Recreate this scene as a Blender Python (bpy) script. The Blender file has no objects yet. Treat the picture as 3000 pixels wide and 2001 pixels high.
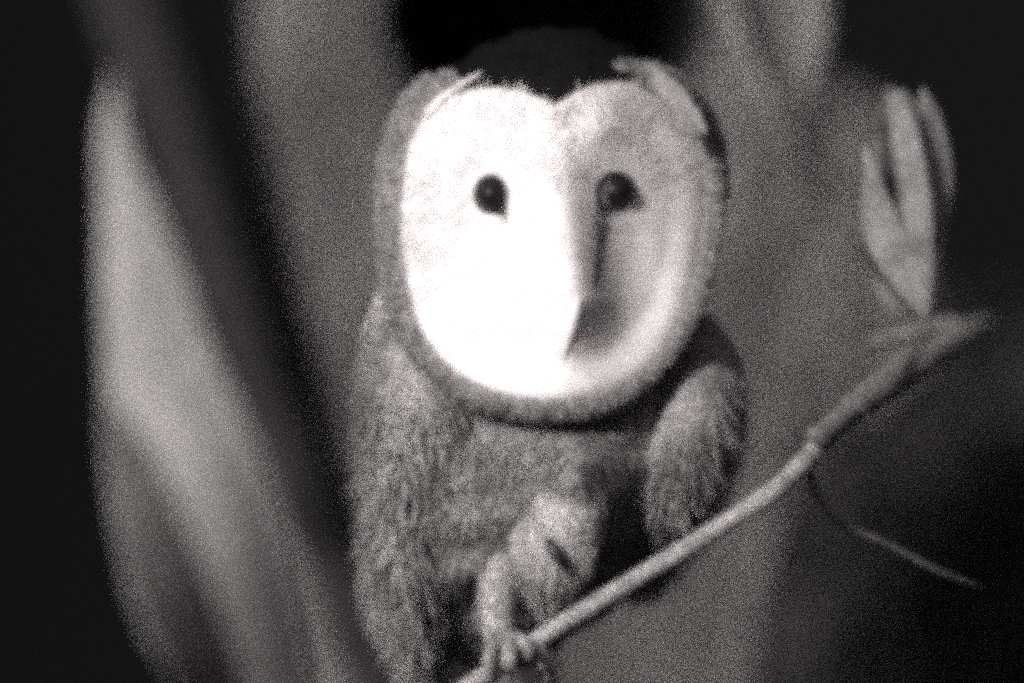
import bpy, math, random
import numpy as np
from mathutils import Vector, Matrix, noise
random.seed(7); rng = np.random.default_rng(7)
C = bpy.context.scene
col = C.collection

# ------------------------------------------------------------------ camera, sky, light
TILT = math.radians(4)            # the camera looks up into the tree
DIST = 4.0                         # metres to the owl
WID = 0.305                        # width of the picture at the owl
PXW, PXH = 2351.0, 1568.0
S = WID / PXW
RX = Matrix.Rotation(TILT, 3, 'X')

def W(x, y, z):                    # right, away from the camera, up  ->  world
    return RX @ Vector((x, y, z))
def P(px, py, y=0.0):              # where a spot of the view lies at depth y
    k = (DIST + y) / DIST * S
    return ((px - PXW / 2) * k, y, (PXH / 2 - py) * k)

cam_d = bpy.data.cameras.new('camera'); cam = bpy.data.objects.new('camera', cam_d); col.objects.link(cam)
cam.location = W(0, -DIST, 0); cam.rotation_euler = (math.radians(90) + TILT, 0, 0)
cam_d.sensor_width = 36; cam_d.lens = 36 * DIST / WID
cam_d.clip_start = 0.05; cam_d.clip_end = 3000
cam_d.dof.use_dof = True; cam_d.dof.focus_distance = DIST - 0.014
cam_d.dof.aperture_fstop = cam_d.lens / 105.0
C.camera = cam

AZ, EL = math.radians(31), math.radians(22)
sun_dir = W(-math.sin(AZ) * math.cos(EL), -math.cos(AZ) * math.cos(EL), math.sin(EL))   # towards the light
sd = bpy.data.lights.new('sun', 'SUN'); so = bpy.data.objects.new('sun', sd); col.objects.link(so)
sd.energy = 3.7; sd.angle = math.radians(9.0); sd.color = (1.0, 0.965, 0.955)
so.rotation_euler = sun_dir.to_track_quat('Z', 'Y').to_euler()

w = bpy.data.worlds.new('World'); C.world = w; w.use_nodes = True
nt = w.node_tree; bg = nt.nodes['Background']
sky = nt.nodes.new('ShaderNodeTexSky'); sky.sky_type = 'NISHITA'; sky.sun_disc = False
sky.sun_elevation = math.asin(sun_dir.z); sky.sun_rotation = math.atan2(sun_dir.x, sun_dir.y)
hs = nt.nodes.new('ShaderNodeHueSaturation'); hs.inputs['Saturation'].default_value = 0.0
nt.links.new(sky.outputs[0], hs.inputs['Color']); 
tint = nt.nodes.new('ShaderNodeMix'); tint.data_type = 'RGBA'; tint.blend_type = 'MULTIPLY'; tint.inputs[0].default_value = 1
tint.inputs[7].default_value = (1.0, 0.88, 0.92, 1)
nt.links.new(hs.outputs[0], tint.inputs[6]); nt.links.new(tint.outputs[2], bg.inputs['Color'])
bg.inputs['Strength'].default_value = 0.045

C.view_settings.view_transform = 'Standard'; C.view_settings.look = 'None'
C.view_settings.exposure = 0.45; C.view_settings.gamma = 1.0; C.view_settings.use_curve_mapping = False
C.cycles.use_denoising = False
C.cycles.use_adaptive_sampling = True; C.cycles.adaptive_threshold = 0.8; C.cycles.adaptive_min_samples = 6
C.cycles.filter_width = 9.5
C.cycles.max_bounces = 6

# ------------------------------------------------------------------ materials
def mat(name, c, var=0.25, scale=900, rough=0.9, bump=0.3, stretch=(1, 1, 1), spec=0.1, big=0.0, bigscale=40, attr=None, c2=None, fleck=0.7):
    m = bpy.data.materials.new(name); m.use_nodes = True
    t = m.node_tree; N = t.nodes; L = t.links; b = N['Principled BSDF']
    b.inputs['Roughness'].default_value = rough
    b.inputs['Specular IOR Level'].default_value = spec
    tc = N.new('ShaderNodeTexCoord'); mp = N.new('ShaderNodeMapping'); mp.inputs['Scale'].default_value = stretch
    L.new(tc.outputs['Object'], mp.inputs['Vector'])
    n1 = N.new('ShaderNodeTexNoise'); n1.inputs['Scale'].default_value = scale; n1.inputs['Detail'].default_value = 3
    n1.inputs['Roughness'].default_value = 0.75
    L.new(mp.outputs[0], n1.inputs['Vector'])
    n2 = N.new('ShaderNodeTexNoise'); n2.inputs['Scale'].default_value = bigscale; n2.inputs['Detail'].default_value = 4
    L.new(mp.outputs[0], n2.inputs['Vector'])
    def rng_(src, v):
        r = N.new('ShaderNodeMapRange'); r.inputs['From Min'].default_value = 0.32; r.inputs['From Max'].default_value = 0.68
        r.inputs['To Min'].default_value = 1 - v; r.inputs['To Max'].default_value = 1 + v; L.new(src, r.inputs['Value']); return r.outputs[0]
    mu = N.new('ShaderNodeMath'); mu.operation = 'MULTIPLY'
    L.new(rng_(n1.outputs['Fac'], var), mu.inputs[0]); L.new(rng_(n2.outputs['Fac'], big), mu.inputs[1])
    mx = N.new('ShaderNodeVectorMath'); mx.operation = 'SCALE'
    col3 = (c, c * 0.965, c * 0.965) if isinstance(c, float) else c
    if attr:
        at = N.new('ShaderNodeAttribute'); at.attribute_name = attr
        mm = N.new('ShaderNodeMix'); mm.data_type = 'RGBA'
        mm.inputs[6].default_value = (*col3, 1); mm.inputs[7].default_value = (c2, c2 * 0.96, c2 * 0.96, 1)
        L.new(at.outputs['Fac'], mm.inputs[0]); L.new(mm.outputs[2], mx.inputs[0])
    else:
        mx.inputs[0].default_value = col3
    # fine pale and dark flecks, a quarter of a millimetre across
    sn = N.new('ShaderNodeVectorMath'); sn.operation = 'SNAP'; sn.inputs[1].default_value = (0.0004, 0.0004, 0.00025)
    L.new(tc.outputs['Object'], sn.inputs[0])
    wn = N.new('ShaderNodeTexWhiteNoise'); wn.noise_dimensions = '3D'
    s2 = N.new('ShaderNodeVectorMath'); s2.operation = 'SCALE'; s2.inputs['Scale'].default_value = 1000.0
    L.new(sn.outputs[0], s2.inputs[0]); L.new(s2.outputs[0], wn.inputs['Vector'])
    pw = N.new('ShaderNodeMath'); pw.operation = 'POWER'; pw.inputs[1].default_value = 3.0; L.new(wn.outputs['Value'], pw.inputs[0])
    fm = N.new('ShaderNodeMath'); fm.operation = 'MULTIPLY_ADD'; fm.inputs[1].default_value = 4 * fleck; fm.inputs[2].default_value = 1 - fleck
    L.new(pw.outputs[0], fm.inputs[0])
    m2 = N.new('ShaderNodeMath'); m2.operation = 'MULTIPLY'; L.new(mu.outputs[0], m2.inputs[0]); L.new(fm.outputs[0], m2.inputs[1]); mu = m2
    L.new(mu.outputs[0], mx.inputs['Scale']); L.new(mx.outputs[0], b.inputs['Base Color'])
    if bump:
        bp = N.new('ShaderNodeBump'); bp.inputs['Strength'].default_value = bump; bp.inputs['Distance'].default_value = 0.0012
        L.new(n1.outputs['Fac'], bp.inputs['Height']); L.new(bp.outputs[0], b.inputs['Normal'])
    return m

M = {
 'face':   mat('white_face_feathers', 0.76, fleck=0.15, var=0.2, big=.10, bigscale=110, scale=1500, bump=0.35, stretch=(1, 1, 1.6)),
 'rim':    mat('pale_rim_feathers', 0.28, fleck=0.4, var=0.35, scale=1100, bump=0.5),
 'ruff':   mat('brown_ruff_feathers', 0.17, var=0.5, scale=900, bump=0.5, big=0.3, bigscale=150),
 'crown':  mat('dark_crown_feathers', 0.004, var=0.3, scale=700, bump=0.3),
 'breast': mat('speckled_breast_feathers', 0.19, var=0.7, scale=750, bump=0.2, stretch=(1, 1, .8), big=0.45, bigscale=65),
 'wing':   mat('mottled_wing_feathers', 0.20, var=0.7, scale=750, bump=0.2, stretch=(1, 1, .8), big=0.45, bigscale=55),
 'leg':    mat('pale_leg_feathers', 0.34, var=0.7, scale=800, bump=0.6),
 'toe':    mat('scaly_toe_skin', 0.27, var=0.4, scale=1200, bump=0.6, rough=0.6),
 'talon_and_gap':  mat('black_horn_and_gap', 0.02, var=0.2, rough=0.3, spec=0.5),
 'beak':   mat('pale_horn', 0.7, fleck=.05, var=0.15, rough=0.5, spec=0.3),
 'lid':    mat('dark_eyelid_skin', 0.03, var=0.2, rough=0.6),
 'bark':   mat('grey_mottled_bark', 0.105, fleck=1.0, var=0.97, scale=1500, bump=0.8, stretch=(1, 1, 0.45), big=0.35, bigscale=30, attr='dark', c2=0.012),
 'perch':  mat('smooth_pale_bark', 0.29, var=0.7, scale=800, bump=0.6, big=0.2, bigscale=120),
 'limb':   mat('dimmed_branch_bark', 0.15, var=0.5, scale=500, bump=0.6),  # darker copy of the branch bark: its dimmer light is put into the colour
 'darkbark': mat('shade_black_bark', 0.026, var=0.5, scale=300, bump=0.6),  # near-black colour stands in for shade, on the added stems
 'twig':   mat('thin_twig_bark', 0.13, var=0.4, scale=900, bump=0.5),
 'leaf':   mat('grey_green_leaf', (0.18, 0.175, 0.175), fleck=.5, var=0.5, scale=900, bump=0.2, rough=0.7, spec=0.15, big=0.45, bigscale=70),
 'blade':  mat('broad_blade_leaf', (0.27, 0.263, 0.263), fleck=0.4, var=0.8, scale=1500, bump=0.3, rough=0.7, spec=0.2, big=0.2, bigscale=14),
 'soil':   mat('dark_forest_soil', 0.03, var=0.3, scale=3, bump=0.3),
}
def eye_mat():
    m = bpy.data.materials.new('wet_black_eye'); m.use_nodes = True; b = m.node_tree.nodes['Principled BSDF']
    n = m.node_tree.nodes.new('ShaderNodeTexNoise'); n.inputs['Scale'].default_value = 400
    r = m.node_tree.nodes.new('ShaderNodeMapRange'); r.inputs['To Min'].default_value = .22; r.inputs['To Max'].default_value = .4
    m.node_tree.links.new(n.outputs['Fac'], r.inputs['Value']); m.node_tree.links.new(r.outputs[0], b.inputs['Roughness'])
    b.inputs['Base Color'].default_value = (0.012, 0.010, 0.011, 1)
    b.inputs['Specular IOR Level'].default_value = 0.18
    return m
M['eye'] = eye_mat()

# ------------------------------------------------------------------ mesh helpers
def obj(name, vs, fs, m, parent=None, base=None, smooth=True, fac=None):
    """vs in view coordinates; base = world position of the object's origin"""
    root = parent
    while root is not None and root.parent is not None: root = root.parent
    b = Vector(base) if base is not None else (Vector(root.location) if root else Vector((0, 0, 0)))
    me = bpy.data.meshes.new(name)
    me.from_pydata([tuple(W(*v) - b) for v in vs], [], fs)
    if fac is not None:
        a = me.attributes.new('dark', 'FLOAT', 'POINT'); a.data.foreach_set('value', np.array(fac, dtype=np.float32))
    me.materials.append(m)
    if smooth:
        me.polygons.foreach_set('use_smooth', [True] * len(me.polygons))
    me.update()
    o = bpy.data.objects.new(name, me); col.objects.link(o)
    if parent: o.parent = parent
    else: o.location = b
    return o
def thing(name, label, cat, base, group=None):
    o = bpy.data.objects.new(name, None); col.objects.link(o); o.location = W(*base); o.empty_display_size = 0.01
    o['label'] = label; o['category'] = cat
    if group: o['group'] = group
    return o
def tag(o, label, cat, group=None):
    o['label'] = label; o['category'] = cat
    if group: o['group'] = group
    return o
def sstep(a, b, x):
    t = min(1, max(0, (x - a) / (b - a))); return t * t * (3 - 2 * t)
def interp(keys, t):
    if t <= keys[0][0]: return keys[0][1:]
    for k0, k1 in zip(keys, keys[1:]):
        if t <= k1[0]:
            f = (t - k0[0]) / (k1[0] - k0[0]); f = f * f * (3 - 2 * f) * 0.5 + f * 0.5
            return tuple(a + (b - a) * f for a, b in zip(k0[1:], k1[1:]))
    return keys[-1][1:]
def nz(x, y, z, s): return noise.noise(Vector((x * s, y * s, z * s)))
def crom(pts, n):
    """Catmull-Rom through pts (tuples of any length)"""
    P_ = [np.array(p, float) for p in pts]; P_ = [2 * P_[0] - P_[1]] + P_ + [2 * P_[-1] - P_[-2]]
    out = []
    for i in range(1, len(P_) - 2):
        for k in range(n):
            t = k / n
            a, b, c, d = P_[i - 1], P_[i], P_[i + 1], P_[i + 2]
            out.append(0.5 * (2 * b + (c - a) * t + (2 * a - 5 * b + 4 * c - d) * t * t + (3 * b - a - 3 * c + d) * t ** 3))
    out.append(P_[-2]); return out
def tube(pts, n=8, seg=14, rough=0.0, rs=300, flat=1.0):
    """pts: (x, y, z, r) view coords -> verts, faces (closed ends)"""
    q = crom(pts, n); vs = []; fs = []
    for i, p in enumerate(q):
        a = q[min(i + 1, len(q) - 1)][:3] - q[max(i - 1, 0)][:3]; t = Vector(a).normalized()
        u = t.cross(Vector((0, 1, 0)));
        if u.length < 0.1: u = t.cross(Vector((1, 0, 0)))
        u.normalize(); v = t.cross(u)
        for k in range(seg):
            an = 2 * math.pi * k / seg
            d = u * math.cos(an) + v * math.sin(an) * flat
            r = p[3] * (1 + rough * nz(p[0] + d.x * p[3], p[1] + d.y * p[3], p[2] + d.z * p[3], rs))
            vs.append((p[0] + d.x * r, p[1] + d.y * r, p[2] + d.z * r))
    for i in range(len(q) - 1):
        for k in range(seg):
            fs.append((i * seg + k, i * seg + (k + 1) % seg, (i + 1) * seg + (k + 1) % seg, (i + 1) * seg + k))
    c0 = len(vs); vs.append(tuple(q[0][:3])); vs.append(tuple(q[-1][:3])); e = (len(q) - 1) * seg
    for k in range(seg):
        fs.append((c0, (k + 1) % seg, k)); fs.append((c0 + 1, e + k, e + (k + 1) % seg))
    return vs, fs
def ppt(px, py, y, rpx): x, yy, z = P(px, py, y); return (x, yy, z, rpx * S)
def cards(samples, m, name, parent, length, width, jit=0.25, cup=0.12):
    """samples: (point, normal, flow, scale): small cupped feathers lying along the flow, tips a little lifted"""
    vs = []; fs = []
    for p, n, f, sc in samples:
        p = Vector(p); n = Vector(n).normalized(); f = Vector(f)
        f = (f - n * f.dot(n))
        if f.length < 1e-6: continue
        f.normalize(); s = n.cross(f)
        a = random.gauss(0, jit); f, s = f * math.cos(a) + s * math.sin(a), s * math.cos(a) - f * math.sin(a)
        l = length * sc * random.uniform(.7, 1.25); w_ = width * sc * random.uniform(.75, 1.2)
        lift = random.uniform(.0, .05)
        b = len(vs)
        for t, ww, c in ((0, .35, 0), (.35, 1, .6), (.75, .85, .8), (1, .12, 1.0)):
            o = p + f * (l * t) + n * (l * lift * t)
            e = n * (-cup * ww * w_ * .5)
            vs += [tuple(o - s * (w_ * .5 * ww) + e), tuple(o + n * (cup * w_ * .15)), tuple(o + s * (w_ * .5 * ww) + e)]
        for k in range(3):
            i = b + 3 * k
            fs += [(i, i + 1, i + 4, i + 3), (i + 1, i + 2, i + 5, i + 4)]
    return obj(name, vs, fs, m, parent)
def hairs(samples, m, name, parent, length, width, fluff=.05):
    vs = []; fs = []
    for p, n, f, sc in samples:
        p = Vector(p); n = Vector(n).normalized(); f = Vector(f); f = f - n * f.dot(n)
        if f.length < 1e-9: continue
        f.normalize(); s = n.cross(f)
        f = (f + s * random.gauss(0, .18)).normalized(); s = n.cross(f)
        l = length * sc * random.uniform(.5, 1.3); b = len(vs); lift = random.uniform(.0, fluff)
        bend = random.gauss(0, .12)
        mid = p + f * l * .5 + n * l * lift * .6 + s * bend * l * .3
        tip = p + f * l + n * l * lift + s * bend * l
        vs += [tuple(p - s * width * .5), tuple(p + s * width * .5), tuple(mid - s * width * .4), tuple(mid + s * width * .4), tuple(tip)]
        fs += [(b, b + 1, b + 3, b + 2), (b + 2, b + 3, b + 4)]
    return obj(name, vs, fs, m, parent, smooth=False)

# ------------------------------------------------------------------ setting
g = bpy.data.meshes.new('ground'); gx = 1500
g.from_pydata([(-gx, -gx, -3.0), (gx, -gx, -3.0), (gx, gx, -3.0), (-gx, gx, -3.0)], [], [(0, 1, 2, 3)]); g.materials.append(M['soil'])
go = bpy.data.objects.new('ground', g); col.objects.link(go); go['kind'] = 'structure'

def make_dark_backdrop():          # added dark slope hiding the sky; the night's darkness is put into its colour
    vs = []; fs = []; na, nr = 90, 26
    for i in range(nr):
        t = i / (nr - 1)
        for j in range(na):
            a = math.radians(-125 + 250 * j / (na - 1))
            R = 14 + 26 * t + 2.2 * nz(math.sin(a) * 5, math.cos(a) * 5, t * 6, 1.0)
            z = -3.4 + 34 * t ** 0.8 + 1.2 * nz(math.sin(a) * 9, t * 9, 3, 1.0)
            vs.append((R * math.sin(a), R * math.cos(a), z))
    for i in range(nr - 1):
        for j in range(na - 1): fs.append((i * na + j, i * na + j + 1, (i + 1) * na + j + 1, (i + 1) * na + j))
    me = bpy.data.meshes.new('dark_backdrop'); me.from_pydata(vs, [], fs); me.materials.append(mat('night_dark_backdrop', 0.0020, var=.3, scale=6, bump=0, fleck=.3)); me.polygons.foreach_set('use_smooth', [True] * len(me.polygons))
    o = bpy.data.objects.new('dark_backdrop', me); col.objects.link(o); o['kind'] = 'structure'
make_dark_backdrop()

# ------------------------------------------------------------------ tree trunk with a hollow, behind the owl
TY = 0.55
trunk_keys = [  # py, left, right
 (-3200, 560, 1900), (-500, 560, 1900), (0, 560, 1925), (150, 560, 1950), (220, 560, 2060), (400, 560, 2130), (600, 560, 2170), (850, 560, 2180), (960, 580, 2080), (1060, 600, 1930), (1200, 640, 1840), (1568, 690, 1760), (2200, 600, 1800), (9000, 300, 2100), (23500, 100, 2400)]
def make_trunk():
    rows = list(np.linspace(-3200, -200, 12)) + list(np.linspace(-190, 1750, 190)) + list(np.linspace(1900, 4000, 12)) + list(np.linspace(5000, 22500, 12))
    nf, nb = 200, 40; vs = []; fs = []; dk = []
    ang = list(np.linspace(-math.pi / 2, math.pi / 2, nf)) + list(np.linspace(math.pi / 2, 3 * math.pi / 2, nb + 2)[1:-1])
    n = len(ang)
    k = (DIST + TY) / DIST * S
    for py in rows:
        L_, R_ = interp(trunk_keys, py)
        cx = (L_ + R_) / 2; rx = (R_ - L_) / 2
        for a in ang:
            front = math.cos(a)
            px = cx + rx * math.sin(a)
            x = (px - PXW / 2) * k; z = (PXH / 2 - py) * k
            y = TY + 0.10 - rx * k * 0.22 * front ** 0.8 if front > 0 else TY + 0.10 - rx * k * 2.6 * front
            d = 0.0
            # bark furrows and ridges, running up the trunk
            lx = px + 0.12 * (py - 600) + 40 * nz(px, py, 0, 0.004)
            fur = 0.006 * nz(lx, py * 0.16, 3, 0.012) + 0.0035 * nz(lx, py * 0.3, 9, 0.035) + 0.0018 * nz(lx, py * .6, 5, 0.09)
            d += fur
            # raised rib at upper right, swelling at the left
            rib = math.exp(-((px - (1680 + 0.45 * py)) / 42) ** 2) * sstep(520, 250, py) + .8 * math.exp(-((px - 1890) / 40) ** 2) * sstep(330, 180, py)
            d += 0.020 * rib
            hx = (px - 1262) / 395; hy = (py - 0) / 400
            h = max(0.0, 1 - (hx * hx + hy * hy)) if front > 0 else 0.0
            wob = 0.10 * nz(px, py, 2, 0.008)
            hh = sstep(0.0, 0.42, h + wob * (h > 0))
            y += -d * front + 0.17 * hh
            vs.append((x, y, z)); dk.append(sstep(0.0, 0.3, hh))  # the hollow's shade is put into the colour, darkest deep inside
    for i in range(len(rows) - 1):
        for j in range(n):
            fs.append((i * n + j, (i + 1) * n + j, (i + 1) * n + (j + 1) % n, i * n + (j + 1) % n))
    base = P(1250, 22500, TY)
    root = thing('tree', 'thick grey rough-barked tree trunk with a black hollow behind the owl', 'tree', base)
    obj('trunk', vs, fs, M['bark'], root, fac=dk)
    return root
tree = make_trunk()
st = obj('shade_band_stem', *tube([ppt(60, -1500, TY + .05, 90), ppt(250, -200, TY + .05, 100), ppt(335, 100, TY + .05, 104), ppt(430, 400, TY + .05, 96), ppt(545, 750, TY + .05, 80), ppt(665, 1080, TY + .05, 66), ppt(800, 1420, TY + .05, 60), ppt(950, 1800, TY - .12, 60), ppt(1300, 3000, TY - .1, 80), ppt(1900, 22400, TY - .1, 130)], n=10, seg=24, rough=.25, rs=25), M['darkbark'], base=W(*P(1900, 22400, TY - .1)))  # added stem: stands for the dark shade band and shades the trunk's left flank
tag(st, 'added blurred black stem standing for the shade band behind the left blades', 'shade_band_stem')

# pale tubes added for bright bark streaks, and added foliage greying the lower right
M['pale_streak'] = mat('pale_streak_bark', 0.17, fleck=1.0, var=.5, scale=900, bump=.5)  # paler than the trunk: the ridge highlight is put into the colour
VT = TY - .10
GV = 'added pale streaks on the trunk above the owl'
v = obj('pale_streak', *tube([ppt(1560, -400, VT, 30), ppt(1655, -60, VT, 36), ppt(1690, 70, VT, 34), ppt(1745, 190, VT, 26), ppt(1800, 290, VT, 16), ppt(1850, 380, VT, 4)], n=8, seg=14, rough=.3, rs=60), M['pale_streak'], base=W(*P(1560, -400, VT)))
tag(v, 'added pale blurred streak for lit bark, slanting down the trunk nearer the head of the owl', 'pale_streak', GV)
v = obj('pale_streak', *tube([ppt(1850, -400, VT, 30), ppt(1872, -60, VT, 36), ppt(1880, 60, VT, 32), ppt(1868, 150, VT, 22), ppt(1850, 220, VT, 4)], n=8, seg=14, rough=.3, rs=60), M['pale_streak'], base=W(*P(1850, -400, VT)))
tag(v, 'short added pale streak for lit bark at the right edge of the trunk, top of the view', 'pale_streak', GV)
def make_fill_foliage():  # added leaves that lift the dark corner to a dim grey
    SY = TY + .75; base = P(2050, 19500, SY)
    root = thing('fill_foliage', 'added dim foliage greying the dark behind and below the branch, lower right', 'fill_foliage', base)
    vs = []; fs = []
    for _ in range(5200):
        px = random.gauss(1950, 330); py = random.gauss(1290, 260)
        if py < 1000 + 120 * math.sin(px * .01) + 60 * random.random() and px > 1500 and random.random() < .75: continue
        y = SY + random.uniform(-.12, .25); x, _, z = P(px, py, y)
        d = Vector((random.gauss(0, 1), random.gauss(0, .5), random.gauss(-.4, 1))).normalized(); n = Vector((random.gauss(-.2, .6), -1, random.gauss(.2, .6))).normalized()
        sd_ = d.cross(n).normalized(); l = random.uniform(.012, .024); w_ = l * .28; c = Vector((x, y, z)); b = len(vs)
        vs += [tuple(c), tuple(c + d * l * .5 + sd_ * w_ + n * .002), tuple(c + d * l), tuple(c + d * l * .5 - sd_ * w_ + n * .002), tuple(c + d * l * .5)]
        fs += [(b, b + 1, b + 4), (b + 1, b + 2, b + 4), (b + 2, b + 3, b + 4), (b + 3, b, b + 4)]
    obj('foliage', vs, fs, mat('dim_fill_leaf', 0.040, fleck=.8, var=.4, scale=400), root, smooth=False)
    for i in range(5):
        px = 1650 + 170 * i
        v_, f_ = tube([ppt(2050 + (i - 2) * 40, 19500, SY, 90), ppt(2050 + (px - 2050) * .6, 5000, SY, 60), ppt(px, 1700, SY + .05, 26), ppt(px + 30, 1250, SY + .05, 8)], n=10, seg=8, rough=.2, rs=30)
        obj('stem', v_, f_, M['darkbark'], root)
make_fill_foliage()

# ------------------------------------------------------------------ owl
owl = thing('owl', 'pale heart-faced owl with dark eyes looking out from its branch', 'owl', P(1150, 1500, 0.0))
# head and trunk, one lofted skin: py, left, right, depth centre, half depth
body_keys = [(60, 1215, 1330, .050, .012), (80, 1160, 1390, .050, .022), (120, 1075, 1475, .048, .034), (180, 1000, 1545, .045, .040), (280, 925, 1585, .042, .044),
 (450, 888, 1606, .040, .046), (620, 890, 1604, .040, .045), (760, 915, 1585, .044, .044), (860, 905, 1625, .050, .048), (950, 880, 1660, .053, .058),
 (1060, 862, 1665, .057, .070), (1180, 862, 1610, .058, .069), (1300, 890, 1530, .064, .062), (1400, 940, 1420, .078, .048), (1480, 1000, 1300, .080, .034), (1540, 1060, 1220, .082, .018), (1560, 1110, 1160, .082, .004)]
def body_point(py, a):
    L_, R_, cy, ry = interp(body_keys, py)
    x, _, z = P((L_ + R_) / 2 + (R_ - L_) / 2 * math.sin(a), py, 0)
    c = math.cos(a)
    y = cy - ry * (abs(c) ** 0.8) * (1 if c > 0 else -1)
    px = (L_ + R_) / 2 + (R_ - L_) / 2 * math.sin(a)
    if c > 0 and py > 900:
        f = sstep(920, 1080, py)
        y -= f * (0.014 * math.exp(-((px - 1320) / 95) ** 2) * math.exp(-((py - 1120) / 150) ** 2))      # breast swelling
        y += f * 0.003 * math.exp(-((px - 1130) / 75) ** 2) * sstep(1480, 1150, py)                   # fold beside the left wing
        y += f * 0.003 * math.exp(-((px - 1490) / 60) ** 2) * sstep(1300, 1150, py)
        y -= 0.002 * nz(px, py, 1, .014)
    return (x, y, z)
def make_body():
    rows = np.linspace(60, 1560, 120); n = 120; vs = []; fs = []; dk = []
    for py in rows:
        for j in range(n):
            a = 2 * math.pi * j / n
            p = body_point(py, a); vs.append(p)
            dk.append(sstep(330, 230, py + 120 * (1 - math.cos(a))))
    for i in range(len(rows) - 1):
        for j in range(n):
            fs.append((i * n + j, i * n + (j + 1) % n, (i + 1) * n + (j + 1) % n, (i + 1) * n + j))
    fs.append(tuple(range(n))[::-1]); fs.append(tuple((len(rows) - 1) * n + j for j in range(n)))
    return obj('body', vs, fs, mat('body_plumage', 0.19, var=0.5, scale=900, bump=0.4, big=0.4, bigscale=90, attr='dark', c2=0.004), owl, fac=dk)
body = make_body()
# breast feathers
sm = []
for _ in range(12000):
    py = random.uniform(800, 1530); a = random.uniform(-1.5, 1.5)
    p = Vector(body_point(py, a)); q = Vector(body_point(py, a + .03)); r = Vector(body_point(py + 6, a))
    nn = (q - p).cross(r - p)
    if nn.y > 0: nn = -nn
    sm.append((p + nn.normalized() * 0.0002, nn, (0.25 * math.sin(a), 0, -1), 1.0))
hairs(sm, M['breast'], 'breast_feathers', owl, 0.0065, 0.0007, .3)
# crown feathers
sm = []
for _ in range(1500):
    py = random.uniform(75, 330); a = random.uniform(-1.9, 1.9)
    if py > 170 and abs(a) > .95: continue
    p = Vector(body_point(py, a)); q = Vector(body_point(py, a + .03)); r = Vector(body_point(py + 4, a))
    nn = (q - p).cross(r - p)
    if nn.y > 0: nn = -nn
    sm.append((p, nn, (0.3 * math.sin(a), 0.2, 1), .9))
cards(sm, M['crown'], 'crown_feathers', owl, 0.006, 0.0035)

# facial disc: a heart-shaped dished surface round the two eyes
outline = [(1272, 246), (1240, 228), (1190, 211), (1130, 203), (1085, 209), (1050, 214), (1005, 222), (965, 262), (938, 325), (922, 400), (917, 480), (920, 570), (931, 655), (950, 730), (985, 795),
 (1040, 853), (1110, 892), (1190, 913), (1275, 919), (1360, 908), (1430, 879), (1500, 820), (1552, 750), (1588, 660), (1612, 560), (1622, 460), (1616, 370), (1594, 295), (1556, 240), (1510, 205), (1462, 190), (1410, 190), (1360, 199), (1322, 214), (1298, 230)]
FC = (1272, 540)
oc = [ (math.atan2(-(y - FC[1]), x - FC[0]), math.hypot(x - FC[0], y - FC[1])) for x, y in outline ]
oc.sort()
oa = np.array([a for a, r in oc]); orr = np.array([r for a, r in oc])
oa3 = np.concatenate([oa - 2 * math.pi, oa, oa + 2 * math.pi]); or3 = np.concatenate([orr] * 3)
def R_out(a): return float(np.interp(a, oa3, or3))
def ridge_px(py): return float(np.interp(py, [240, 450, 600, 690, 760, 850, 920], [1272, 1284, 1312, 1326, 1312, 1292, 1285]))
def face_y(px, py):
    u = (px - 1272); v = py - 540
    a = math.atan2(-v, u); r = math.hypot(u, v) / R_out(a)
    rp = ridge_px(py); du = px - rp
    y = -0.020
    y += (0.020 if u < 0 else 0.041) * (u / 360) ** 2 + 0.006 * (v / 400) ** 2                      # the head's own roundness
    y += 0.007 * sstep(400, 205, py)                                          # forehead leaning back
    for ex, dd in ((1125, .006), (1418, .0045)):                                                   # two dishes
        sx = 130 if (px - ex) * (ex - 1272) > 0 else 110
        y += dd * math.exp(-((px - ex) / sx) ** 2 - ((py - 470) / 170) ** 2)
    y += 0.0050 * math.exp(-((px - 1450) / 88) ** 2 - ((py - 650) / 190) ** 2)
    y += 0.0015 * math.exp(-((px - 1120) / 85) ** 2 - ((py - 640) / 150) ** 2)
    wr = 66
    hr = float(np.interp(py, [240, 330, 500, 690, 800, 880], [0.0010, 0.003, 0.0060, 0.0090, 0.0055, 0.001]))
    y -= hr * math.exp(-(du / wr) ** 2)                                 # bridge between the eyes, down to the beak
    y -= (0.0036 if u < 0 else 0.0036) * sstep(0.74, 1.0, r)      # raised rim
    y -= 0.0055 * math.exp(-((px - 1385) / 80) ** 2 - ((py - 280) / 62) ** 2)  # brow
    y -= 0.0025 * math.exp(-((px - 1160) / 95) ** 2 - ((py - 275) / 55) ** 2)
    y -= 0.004 * math.exp(-((px - 1330) / 170) ** 2 - ((py - 885) / 52) ** 2)  # chin
    return y
def FP(px, py, off=0.0):
    x, _, z = P(px, py, 0); return (x, face_y(px, py) - off, z)
def make_face():
    na, nr = 220, 64; vs = [FP(*FC)]; fs = []
    for i in range(1, nr + 1):
        for j in range(na):
            a = -math.pi + 2 * math.pi * j / na
            r = R_out(a) * (i / nr) * (1.0 + 0.006 * random.uniform(-1, 1) * (i == nr))
            px = FC[0] + r * math.cos(a); py = FC[1] - r * math.sin(a)
            vs.append(FP(px, py))
    for j in range(na): # skirt to the head behind
        a = -math.pi + 2 * math.pi * j / na; r = R_out(a)
        px = FC[0] + r * 0.995 * math.cos(a); py = FC[1] - r * 0.995 * math.sin(a)
        p = FP(px, py); vs.append((p[0], p[1] + 0.022, p[2]))
    for j in range(na): fs.append((0, 1 + j, 1 + (j + 1) % na))
    for i in range(nr):
        o = 1 + i * na
        for j in range(na): fs.append((o + j, o + na + j, o + na + (j + 1) % na, o + (j + 1) % na))
    return obj('facial_disc', vs, fs, M['face'], owl)
disc = make_face()
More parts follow.
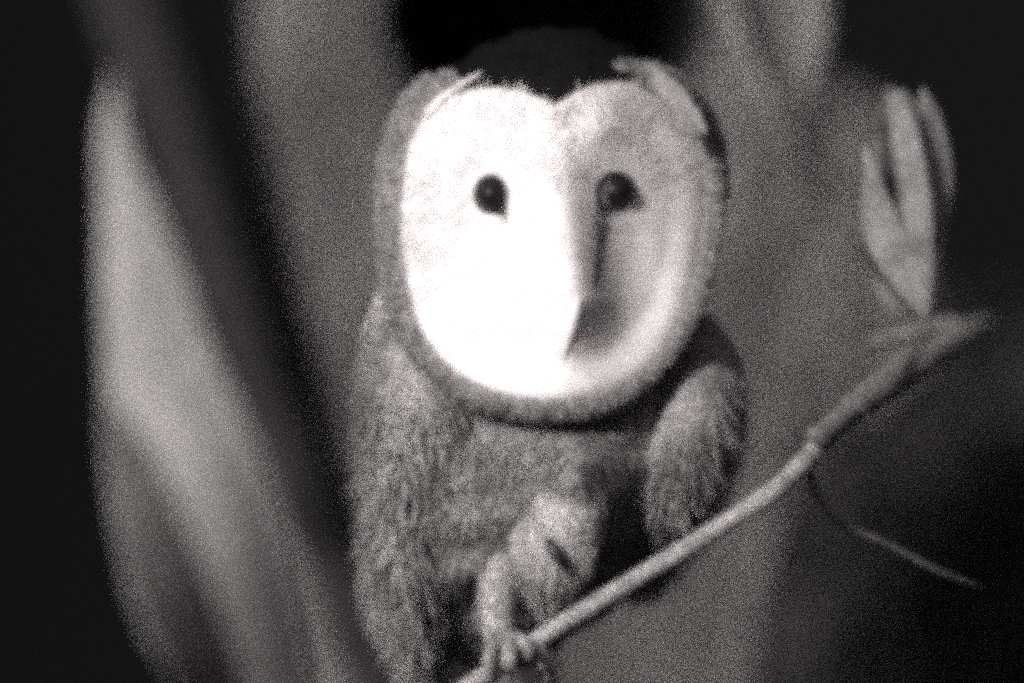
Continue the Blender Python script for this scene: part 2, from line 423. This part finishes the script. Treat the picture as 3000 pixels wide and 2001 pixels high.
EYES = [(1127, 447, 36, 41, -0.35), (1412, 438, 43, 39, 0.45)]
def in_eye(px, py, f=1.35):
    return any(((px - x) / (rx * f)) ** 2 + ((py - y) / (ry * f)) ** 2 < 1 for x, y, rx, ry, t in EYES)
sm = []
for _ in range(3500):
    a = random.uniform(-math.pi, math.pi); r = math.sqrt(random.random()) * 0.99
    px = FC[0] + R_out(a) * r * math.cos(a); py = FC[1] - R_out(a) * r * math.sin(a)
    ex, ey = (EYES[0] if px < ridge_px(py) else EYES[1])[:2]
    if in_eye(px, py): continue
    p = Vector(FP(px, py, 0.0001)); q = Vector(FP(px + 3, py)); s_ = Vector(FP(px, py + 3))
    nn = (q - p).cross(s_ - p)
    if nn.y > 0: nn = -nn
    sm.append((p, nn, ((px - ex) * sstep(0, 130, abs(px - ridge_px(py))), 0, -(py - ey)), 1.0))
hairs(sm, M['face'], 'facial_bristles', disc, 0.0036, 0.00040)

# ruff: rings of short stiff feathers standing round the disc
def ruff(name, m, parent, r0, r1, n, length, width, back, arange=None, tilt=0.5):
    sm = []
    for _ in range(n):
        a = random.uniform(-math.pi, math.pi)
        dg = math.degrees(a)
        if arange and not arange(dg): continue
        if 62 < dg < 122: continue                       # the dark crown shows through above
        f = random.random(); R = R_out(a) * (r0 + ((r1 if abs(dg) > 60 or dg > 12 else 1 + (r1 - 1) * .55) - r0) * f)
        px = FC[0] + R * math.cos(a); py = FC[1] - R * math.sin(a)
        x, _, z = P(px, py)
        Rr = R_out(a); y0 = face_y(FC[0] + Rr * .985 * math.cos(a), FC[1] - Rr * .985 * math.sin(a))
        y = y0 - 0.0008 + back * f * f + random.uniform(-.0006, .0006)
        nn = (math.cos(a) * tilt * (0.2 + f), -1, math.sin(a) * tilt * (0.2 + f))
        sm.append(((x, y, z), nn, (math.cos(a), 0.25 + .5 * f, math.sin(a)), 1.0))
    return cards(sm, m, name, parent, length, width, jit=.16, cup=.35)
ruff('rim_feathers', M['rim'], owl, 0.975, 1.04, 3200, 0.0036, 0.0010, 0.004)
ruff('ruff_feathers', M['ruff'], owl, 1.01, 1.10, 5200, 0.0042, 0.0013, 0.014, tilt=0.7)
# the two pointed tufts where the rim rises over the crown
def tuft(path, m, n=9, spread=9):
    vs = []; fs = []
    for i in range(n):
        ox, oy, oz = random.gauss(0, spread), random.gauss(0, spread * .7), random.gauss(0, .0004); ln = random.uniform(.75, 1.0)
        pts = [((x + ox * (1 - .7 * k / 4)), y + oy * (1 - .6 * k / 4), min(face_y(x, y), .003) - .0012 + oz, rr) for k, (x, y, d, rr) in enumerate(path)]
        pts = pts[:-1] + [(pts[-2][0] + (pts[-1][0] - pts[-2][0]) * ln, pts[-2][1] + (pts[-1][1] - pts[-2][1]) * ln, pts[-1][2], pts[-1][3])]
        v, f = tube([ppt(*p) for p in pts], n=6, seg=6); b = len(vs); vs += v; fs += [tuple(b + q for q in ff) for ff in f]
    return obj('brow_tuft', vs, fs, m, owl)
tuft([(985, 262, -.006, 5), (1010, 232, -.009, 6), (1042, 206, -.011, 5), (1076, 184, -.011, 3), (1110, 164, -.011, 1)], M['face'], spread=6)
tuft([(1588, 300, .006, 6), (1570, 252, .001, 8), (1535, 212, -.006, 8), (1480, 170, -.011, 7), (1408, 147, -.012, 1)], M['rim'], n=22, spread=15)

# eyes
def make_eye(cx, cy, rx, ry, tilt, drop):
    yb = max(face_y(cx + dx, cy + dy) for dx in (-20, 0, 20) for dy in (-20, 0, 20))
    x0, _, z0 = P(cx, cy); vs = []; fs = []; n = 40; m_ = 20
    def ell(k, r_in, y, bulge=0):
        a = 2 * math.pi * k / n
        ex = rx * math.cos(a); ey = ry * math.sin(a)
        # a point towards the beak side, below
        da = (a - math.atan2(-1.0, drop) + math.pi) % (2 * math.pi) - math.pi
        g_ = 1 + 0.30 * math.exp(-(da / .35) ** 2)
        return (x0 + ex * g_ * r_in * S, y, z0 + ey * g_ * r_in * S)
    front = yb - 0.0042
    vs.append((x0, front - 0.0016, z0))
    for i in range(1, m_ + 1):
        r = i / m_
        for k in range(n): vs.append(ell(k, r, front - 0.0016 + 0.0075 * (1 - math.sqrt(max(0, 1 - r * r))) * .9))
    for k in range(n): fs.append((0, 1 + k, 1 + (k + 1) % n))
    for i in range(m_ - 1):
        o = 1 + i * n
        for k in range(n): fs.append((o + k, o + n + k, o + n + (k + 1) % n, o + (k + 1) % n))
    e = obj('eye', vs, fs, M['eye'], owl)
    # eyelid: a thin dark roll round the opening
    vs = []; fs = []; s2 = 8
    for k in range(n):
        c = Vector(ell(k, 1.0, 0)); d = Vector((c.x - x0, 0, c.z - z0)).normalized()
        px = c.x / S + PXW / 2; py = PXH / 2 - c.z / S
        c.y = face_y(px, py) - 0.0002
        for j in range(s2):
            b = 2 * math.pi * j / s2
            v = c + d * (math.cos(b) * 0.0007) + Vector((0, -math.sin(b) * 0.0009, 0)); vs.append(tuple(v))
    for k in range(n):
        for j in range(s2): fs.append((k * s2 + j, k * s2 + (j + 1) % s2, ((k + 1) % n) * s2 + (j + 1) % s2, ((k + 1) % n) * s2 + j))
    obj('eyelid', vs, fs, M['lid'], e)
for (cx, cy, rx, ry, t), dr in zip(EYES, (0.8, -0.8)): make_eye(cx, cy, rx, ry, t, dr)
# dark tear mark running down from the inner corner of the right-hand eye
def tear(path, n):
    sm = []
    for _ in range(n):
        t = random.random(); i = t * (len(path) - 1); k = min(int(i), len(path) - 2); f = i - k
        x = path[k][0] * (1 - f) + path[k + 1][0] * f; y = path[k][1] * (1 - f) + path[k + 1][1] * f; w_ = path[k][2] * (1 - f) + path[k + 1][2] * f
        px = x + random.gauss(0, w_ * .5); py = y + random.uniform(-8, 8)
        p = Vector(FP(px, py, 0.0003)); q = Vector(FP(px + 3, py)); s_ = Vector(FP(px, py + 3)); nn = (q - p).cross(s_ - p)
        if nn.y > 0: nn = -nn
        sm.append((p, nn, (-0.1, 0, -1), 1.0))
    return hairs(sm, M['ruff'], 'tear_mark', disc, 0.0040, 0.00050)
tear([(1390, 468, 30), (1384, 510, 25), (1381, 550, 17), (1374, 600, 11), (1368, 650, 8)], 560)
tear([(1160, 480, 5), (1163, 508, 3)], 40)

# beak
v, f = tube([(*FP(1326, 660, -0.003), 10 * S), (*FP(1322, 700, -0.0012), 14 * S), (*FP(1312, 745, -0.0003), 14 * S), (*FP(1300, 790, -0.0002), 10 * S), (*FP(1290, 832, -0.001), 5 * S)], n=8, seg=14, flat=1.2)
obj('beak', v, f, M['beak'], owl)

# wings: folded, their shoulders standing forward at both sides of the breast
def wing(path, wpx, depth, n, seedx):
    """path of (px, py, y, halfwidth px, half depth)"""
    q = crom(path, 14); seg = 40; vs = []; fs = []; smp = []
    for i, p in enumerate(q):
        x0, _, z0 = P(p[0], p[1])
        for k in range(seg):
            a = 2 * math.pi * k / seg
            x = x0 + math.sin(a) * p[3] * S; y = p[2] - math.cos(a) * p[4] - 0.001 * nz(p[0] + 90 * math.sin(a), p[1], seedx, .012)
            vs.append((x, y, z0))
    for i in range(len(q) - 1):
        for k in range(seg): fs.append((i * seg + k, i * seg + (k + 1) % seg, (i + 1) * seg + (k + 1) % seg, (i + 1) * seg + k))
    fs.append(tuple(range(seg))[::-1]); fs.append(tuple((len(q) - 1) * seg + k for k in range(seg)))
    o = obj('wing', vs, fs, M['wing'], owl)
    for _ in range(n):
        i = random.randrange(len(q) - 1); k = random.randrange(seg)
        a = 2 * math.pi * k / seg
        if math.cos(a) < -0.3: continue
        p = Vector(vs[i * seg + k]); p2 = Vector(vs[(i + 1) * seg + k]); p3 = Vector(vs[i * seg + (k + 1) % seg])
        nn = Vector((math.sin(a) * .8, -math.cos(a), 0.15))
        smp.append((p.lerp(p2, random.random()).lerp(p3, random.random() * .5), nn, (0, 0, -1), 1.15))
    hairs(smp, M['wing'], 'covert_feathers', o, 0.0075, 0.0007, .45)
    return o
wing([(900, 620, .054, 16, .006), (915, 700, .050, 60, .022), (955, 800, .044, 118, .040), (980, 920, .040, 156, .048), (980, 1060, .046, 160, .050), (965, 1200, .055, 142, .048), (950, 1330, .064, 116, .042), (955, 1440, .072, 84, .032), (970, 1550, .080, 34, .014)], 0, 0, 9000, 3)
wing([(1625, 720, .058, 16, .008), (1612, 810, .050, 80, .028), (1590, 940, .040, 116, .044), (1560, 1060, .042, 122, .050), (1530, 1160, .050, 106, .046), (1500, 1250, .060, 76, .034), (1470, 1350, .070, 24, .012)], 0, 0, 7000, 8)

# legs: one fluffy leg down to the branch, the other foot drawn up and closed
def blob_hair(obj_pts, m, name, parent, n, flow, ln, wd):
    sm = []
    for _ in range(n):
        i = random.randrange(len(obj_pts)); p, nn = obj_pts[i]
        if nn[1] > 0.3: continue
        sm.append((p, nn, flow, 1.0))
    return hairs(sm, m, name, parent, ln, wd, .15)
def leg(path, flat=1.0, n=260):
    q = [ppt(*p) for p in path]; v, f = tube(q, n=8, seg=20, rough=.12, rs=90, flat=flat)
    o = obj('leg', v, f, M['leg'], owl)
    cq = crom(q, 8); pts = []
    for i, c in enumerate(cq):
        for k in range(20):
            p = Vector(v[i * 20 + k]); d = p - Vector(c[:3]); pts.append((p, d.normalized()))
    blob_hair(pts, M['leg'], 'leg_feathers', o, n * 2, (0, 0, -1), .0045, .0006)
    return o
def toe(path, parent, claw=None):
    v, f = tube([ppt(*p) for p in path], n=6, seg=10, rough=.25, rs=700)
    o = obj('toe', v, f, M['toe'], parent)
    return o
def talon_and_gap(path, parent):
    v, f = tube([ppt(*p) for p in path], n=6, seg=8); return obj('talon_and_gap', v, f, M['talon_and_gap'], parent)
lg = leg([(1180, 1230, .030, 30), (1160, 1300, .004, 40), (1142, 1370, -.010, 44), (1140, 1430, -.018, 38), (1146, 1480, -.024, 26)])
toe([(1140, 1465, -.024, 17), (1128, 1492, -.040, 16), (1122, 1520, -.046, 14), (1128, 1546, -.044, 10)], lg); talon_and_gap([(1128, 1544, -.045, 7), (1134, 1560, -.043, 5), (1146, 1570, -.040, 1)], lg)
toe([(1150, 1465, -.024, 18), (1168, 1486, -.042, 17), (1172, 1512, -.048, 15), (1172, 1538, -.046, 10)], lg); talon_and_gap([(1172, 1536, -.046, 7), (1178, 1550, -.044, 5), (1188, 1560, -.041, 1)], lg)
toe([(1152, 1462, -.024, 16), (1192, 1468, -.040, 15), (1212, 1490, -.046, 13), (1216, 1512, -.044, 9)], lg); talon_and_gap([(1216, 1510, -.044, 6), (1222, 1522, -.042, 4), (1230, 1530, -.040, 1)], lg)
lg = leg([(1322, 985, .016, 20), (1308, 1050, .000, 56), (1316, 1120, -.008, 84), (1300, 1190, -.014, 92), (1282, 1260, -.014, 100), (1268, 1320, -.010, 84), (1262, 1400, .000, 46)], n=1800)
# closed foot half sunk in the feathers, its toes curled round a dark gap
toe([(1235, 1200, -.016, 30), (1205, 1240, -.018, 36), (1212, 1295, -.019, 36), (1252, 1338, -.017, 30)], lg)
toe([(1300, 1200, -.018, 36), (1330, 1250, -.020, 36), (1336, 1305, -.018, 34), (1300, 1350, -.014, 28)], lg)
talon_and_gap([(1256, 1238, -.0275, 9), (1268, 1256, -.030, 14), (1284, 1282, -.030, 14), (1298, 1310, -.027, 3)], lg)  # dark slit between the toes: its shade is set in as a black tube
# tail, behind the branch
tl = []; tf = []
for i, dx in enumerate(np.linspace(-55, 60, 6)):
    p0 = P(1130 + dx * .6, 1430, .055 + .002 * (i % 2)); p1 = P(1120 + dx, 1700, .070 + .002 * (i % 2)); p2 = P(1115 + dx * 1.1, 1860, .080 + .002 * (i % 2)); b = len(tl)
    for p, hw in ((p0, 14), (p1, 26), (p2, 15)):
        tl += [(p[0] - hw * S, p[1] + .001, p[2]), (p[0], p[1] - .0006, p[2]), (p[0] + hw * S, p[1] + .001, p[2])]
    for k in range(2):
        tf += [(b + 3 * k, b + 3 * k + 1, b + 3 * k + 4, b + 3 * k + 3), (b + 3 * k + 1, b + 3 * k + 2, b + 3 * k + 5, b + 3 * k + 4)]
obj('tail', tl, tf, M['wing'], owl)

# ------------------------------------------------------------------ perch branch
br = thing('branch', 'pale slanting branch the owl perches on, forking at its upper end', 'branch', P(1150, 1530, -.03))
v, f = tube([ppt(880, 1720, -.060, 24), ppt(1010, 1625, -.050, 24), ppt(1120, 1548, -.042, 23), ppt(1215, 1482, -.036, 21), ppt(1350, 1396, -.033, 21), ppt(1500, 1305, -.03, 21), ppt(1650, 1212, -.026, 22), ppt(1770, 1132, -.02, 22),
  ppt(1845, 1062, -.011, 23), ppt(1880, 1018, -.010, 19)], n=24, seg=20, rough=.10, rs=120)
obj('bough', v, f, M['perch'], br)
v, f = tube([ppt(1850, 1056, -.0105, 22), ppt(1885, 1010, -.010, 25), ppt(1960, 938, -.05, 32), ppt(2060, 862, -.10, 40), ppt(2140, 812, -.16, 38), ppt(2200, 772, -.21, 26), ppt(2275, 728, -.27, 3)], n=24, seg=20, rough=.2, rs=100)
obj('limb', v, f, M['limb'], br)
v, f = tube([ppt(1892, 1010, 0, 26), ppt(1872, 996, -.004, 20), ppt(1864, 986, -.006, 9)], n=5, seg=12, rough=.3, rs=400); obj('stub', v, f, M['limb'], br)
v, f = tube([ppt(2215, 762, -.22, 10), ppt(2190, 742, -.20, 13), ppt(2150, 746, -.19, 13), ppt(2050, 775, -.17, 14), ppt(1990, 800, -.15, 10), ppt(1930, 835, -.13, 3)], n=10, seg=10, rough=.3, rs=200)
obj('side_twig', v, f, M['limb'], br)
v, f = tube([ppt(1235, 1478, -.036, 14), ppt(1250, 1520, -.034, 18), ppt(1256, 1560, -.03, 20), ppt(1250, 1640, -.02, 16), ppt(1230, 1760, 0, 8)], n=8, seg=12, rough=.3, rs=300); obj('side_shoot', v, f, M['perch'], br)
v, f = tube([ppt(1852, 1060, -.008, 12), ppt(1872, 1130, .0, 7), ppt(1920, 1195, .01, 6), ppt(2030, 1245, .02, 6), ppt(2150, 1308, .03, 5), ppt(2260, 1350, .04, 1.5)], n=10, seg=8, rough=.3, rs=400)
obj('thin_shoot', v, f, M['twig'], br)

# ------------------------------------------------------------------ leaves
def leaf(name, path, label, m, fold=0.25, curl=0.0, group=None, curl2=0.0, thick=0.0004, wav=0.04, n=14, sx=9):
    """path (px,py,y,left half width px,right half width px); a thin two-sided leaf with a midrib fold"""
    q = crom(path, n); top = []; 
    for i, p in enumerate(q):
        k = (DIST + p[2]) / DIST * S
        x, y, z = P(p[0], p[1], p[2])
        for j in range(-sx, sx + 1):
            t = j / sx; w_ = (p[3] if t < 0 else p[4]) * k
            yy = y + abs(t) * w_ * fold + t * w_ * (curl + curl2 * sstep(.35, .8, i / len(q))) + wav * w_ * nz(i * .3, t * 2, p[3] * .01, 1.0)
            top.append((x + t * w_, yy, z))
    nn = 2 * sx + 1; L0 = len(top)
    vs = top + [(a, b + thick, c) for a, b, c in top]; fs = []
    for i in range(len(q) - 1):
        for j in range(nn - 1):
            a = i * nn + j; fs.append((a, a + 1, a + nn + 1, a + nn)); fs.append((L0 + a, L0 + a + nn, L0 + a + nn + 1, L0 + a + 1))
    for i in range(len(q) - 1):
        for e in (0, nn - 1):
            a = i * nn + e; fs.append((a, a + nn, L0 + a + nn, L0 + a))
    b = Vector(W(*P(path[-1][0], path[-1][1], path[-1][2])))
    o = obj(name, vs, fs, m, None, base=b); tag(o, label, 'leaf', group); return o
GR = 'leaves hanging at the right of the owl'
LY = -.13
leaf('leaf', [(2075, 200, LY + .05, 2, 2), (2080, 260, LY + .05, 40, 50), (2085, 360, LY + .05, 66, 84), (2085, 460, LY + .05, 86, 92), (2092, 560, LY + .05, 84, 74), (2105, 650, LY + .05, 46, 36), (2116, 725, LY + .05, 4, 4)],
     'broad dim leaf at the back of the hanging cluster at far right', M['leaf'], fold=.1, curl=1.0, group=GR)
leaf('leaf', [(2052, 205, LY, 2, 4), (2062, 240, LY, 26, 24), (2078, 330, LY, 28, 34), (2092, 430, LY, 26, 40), (2104, 530, LY, 26, 36), (2112, 620, LY, 26, 28), (2118, 690, LY, 12, 14), (2118, 730, LY, 3, 4)],
     'longest bright leaf of the hanging cluster at far right, pointing down', M['leaf'], fold=.35, curl=-.35, group=GR)
leaf('leaf', [(2118, 200, LY + .01, 2, 2), (2130, 260, LY + .01, 20, 26), (2146, 360, LY + .01, 34, 36), (2150, 460, LY + .01, 36, 34), (2140, 560, LY + .01, 34, 26), (2128, 650, LY + .01, 20, 16), (2120, 720, LY + .01, 3, 3)],
     'greyer leaf behind the longest one, on its right', M['leaf'], fold=.2, curl=.45, group=GR)
leaf('leaf', [(1985, 330, LY + .02, 2, 2), (1995, 400, LY + .02, 12, 22), (2005, 470, LY + .02, 28, 42), (2022, 540, LY + .02, 36, 54), (2052, 610, LY + .02, 36, 50), (2088, 680, LY + .02, 20, 28), (2112, 725, LY + .02, 2, 3)],
     'wide leaf tucked left of the longest one at far right', M['leaf'], fold=.3, curl=-.2, group=GR)
leaf('leaf', [(2040, 190, LY + .03, 2, 2), (2030, 240, LY + .03, 12, 14), (2022, 330, LY + .03, 16, 26), (2030, 430, LY + .03, 16, 26), (2050, 520, LY + .03, 12, 16), (2070, 590, LY + .03, 2, 3)],
     'thin dim leaf at the upper left of the hanging cluster', M['leaf'], fold=.2, curl=.9, group=GR)
leaf('leaf', [(2012, 640, LY, 2, 2), (2026, 665, LY, 13, 11), (2044, 695, LY, 13, 13), (2060, 722, LY, 3, 3)], 'smallest leaf, low beside the twig right of the owl', M['leaf'], fold=.3, group=GR)
tw = obj('twig', *tube([ppt(1975, 560, -.10, 6), ppt(2010, 610, -.10, 8), ppt(2060, 670, -.10, 9), ppt(2125, 735, -.10, 9), ppt(2160, 770, -.10, 5)], n=8, seg=10, rough=.3, rs=300), M['lid'], base=W(*P(2120, 730, -.10)))
tag(tw, 'short dark twig crossing below the hanging leaves at the right', 'twig')

FG = 'broad out of focus blades in the left foreground'
leaf('leaf', [(262, 160, -.44, 2, 2), (258, 300, -.44, 26, 29), (275, 440, -.44, 42, 68), (300, 600, -.44, 66, 111), (330, 760, -.44, 92, 137), (385, 900, -.44, 130, 144), (470, 1040, -.44, 120, 120), (540, 1220, -.44, 100, 113), (595, 1400, -.44, 84, 99), (640, 1560, -.44, 70, 86), (690, 1840, -.44, 60, 60), (730, 2340, -.42, 50, 43)],
     'bright blurred broad blade sweeping down the left foreground', M['blade'], fold=.25, curl=.0, curl2=1.4, group=FG, thick=.0008)
leaf('leaf', [(300, 700, -.38, 20, 40), (310, 850, -.38, 66, 80), (330, 1050, -.38, 84, 130), (390, 1250, -.38, 110, 130), (450, 1420, -.38, 120, 110), (510, 1600, -.38, 90, 80), (580, 2000, -.38, 50, 50)],
     'dimmer blurred blade behind the bright one, lower left', M['blade'], fold=.1, curl=1.2, curl2=1.5, group=FG, thick=.0008)
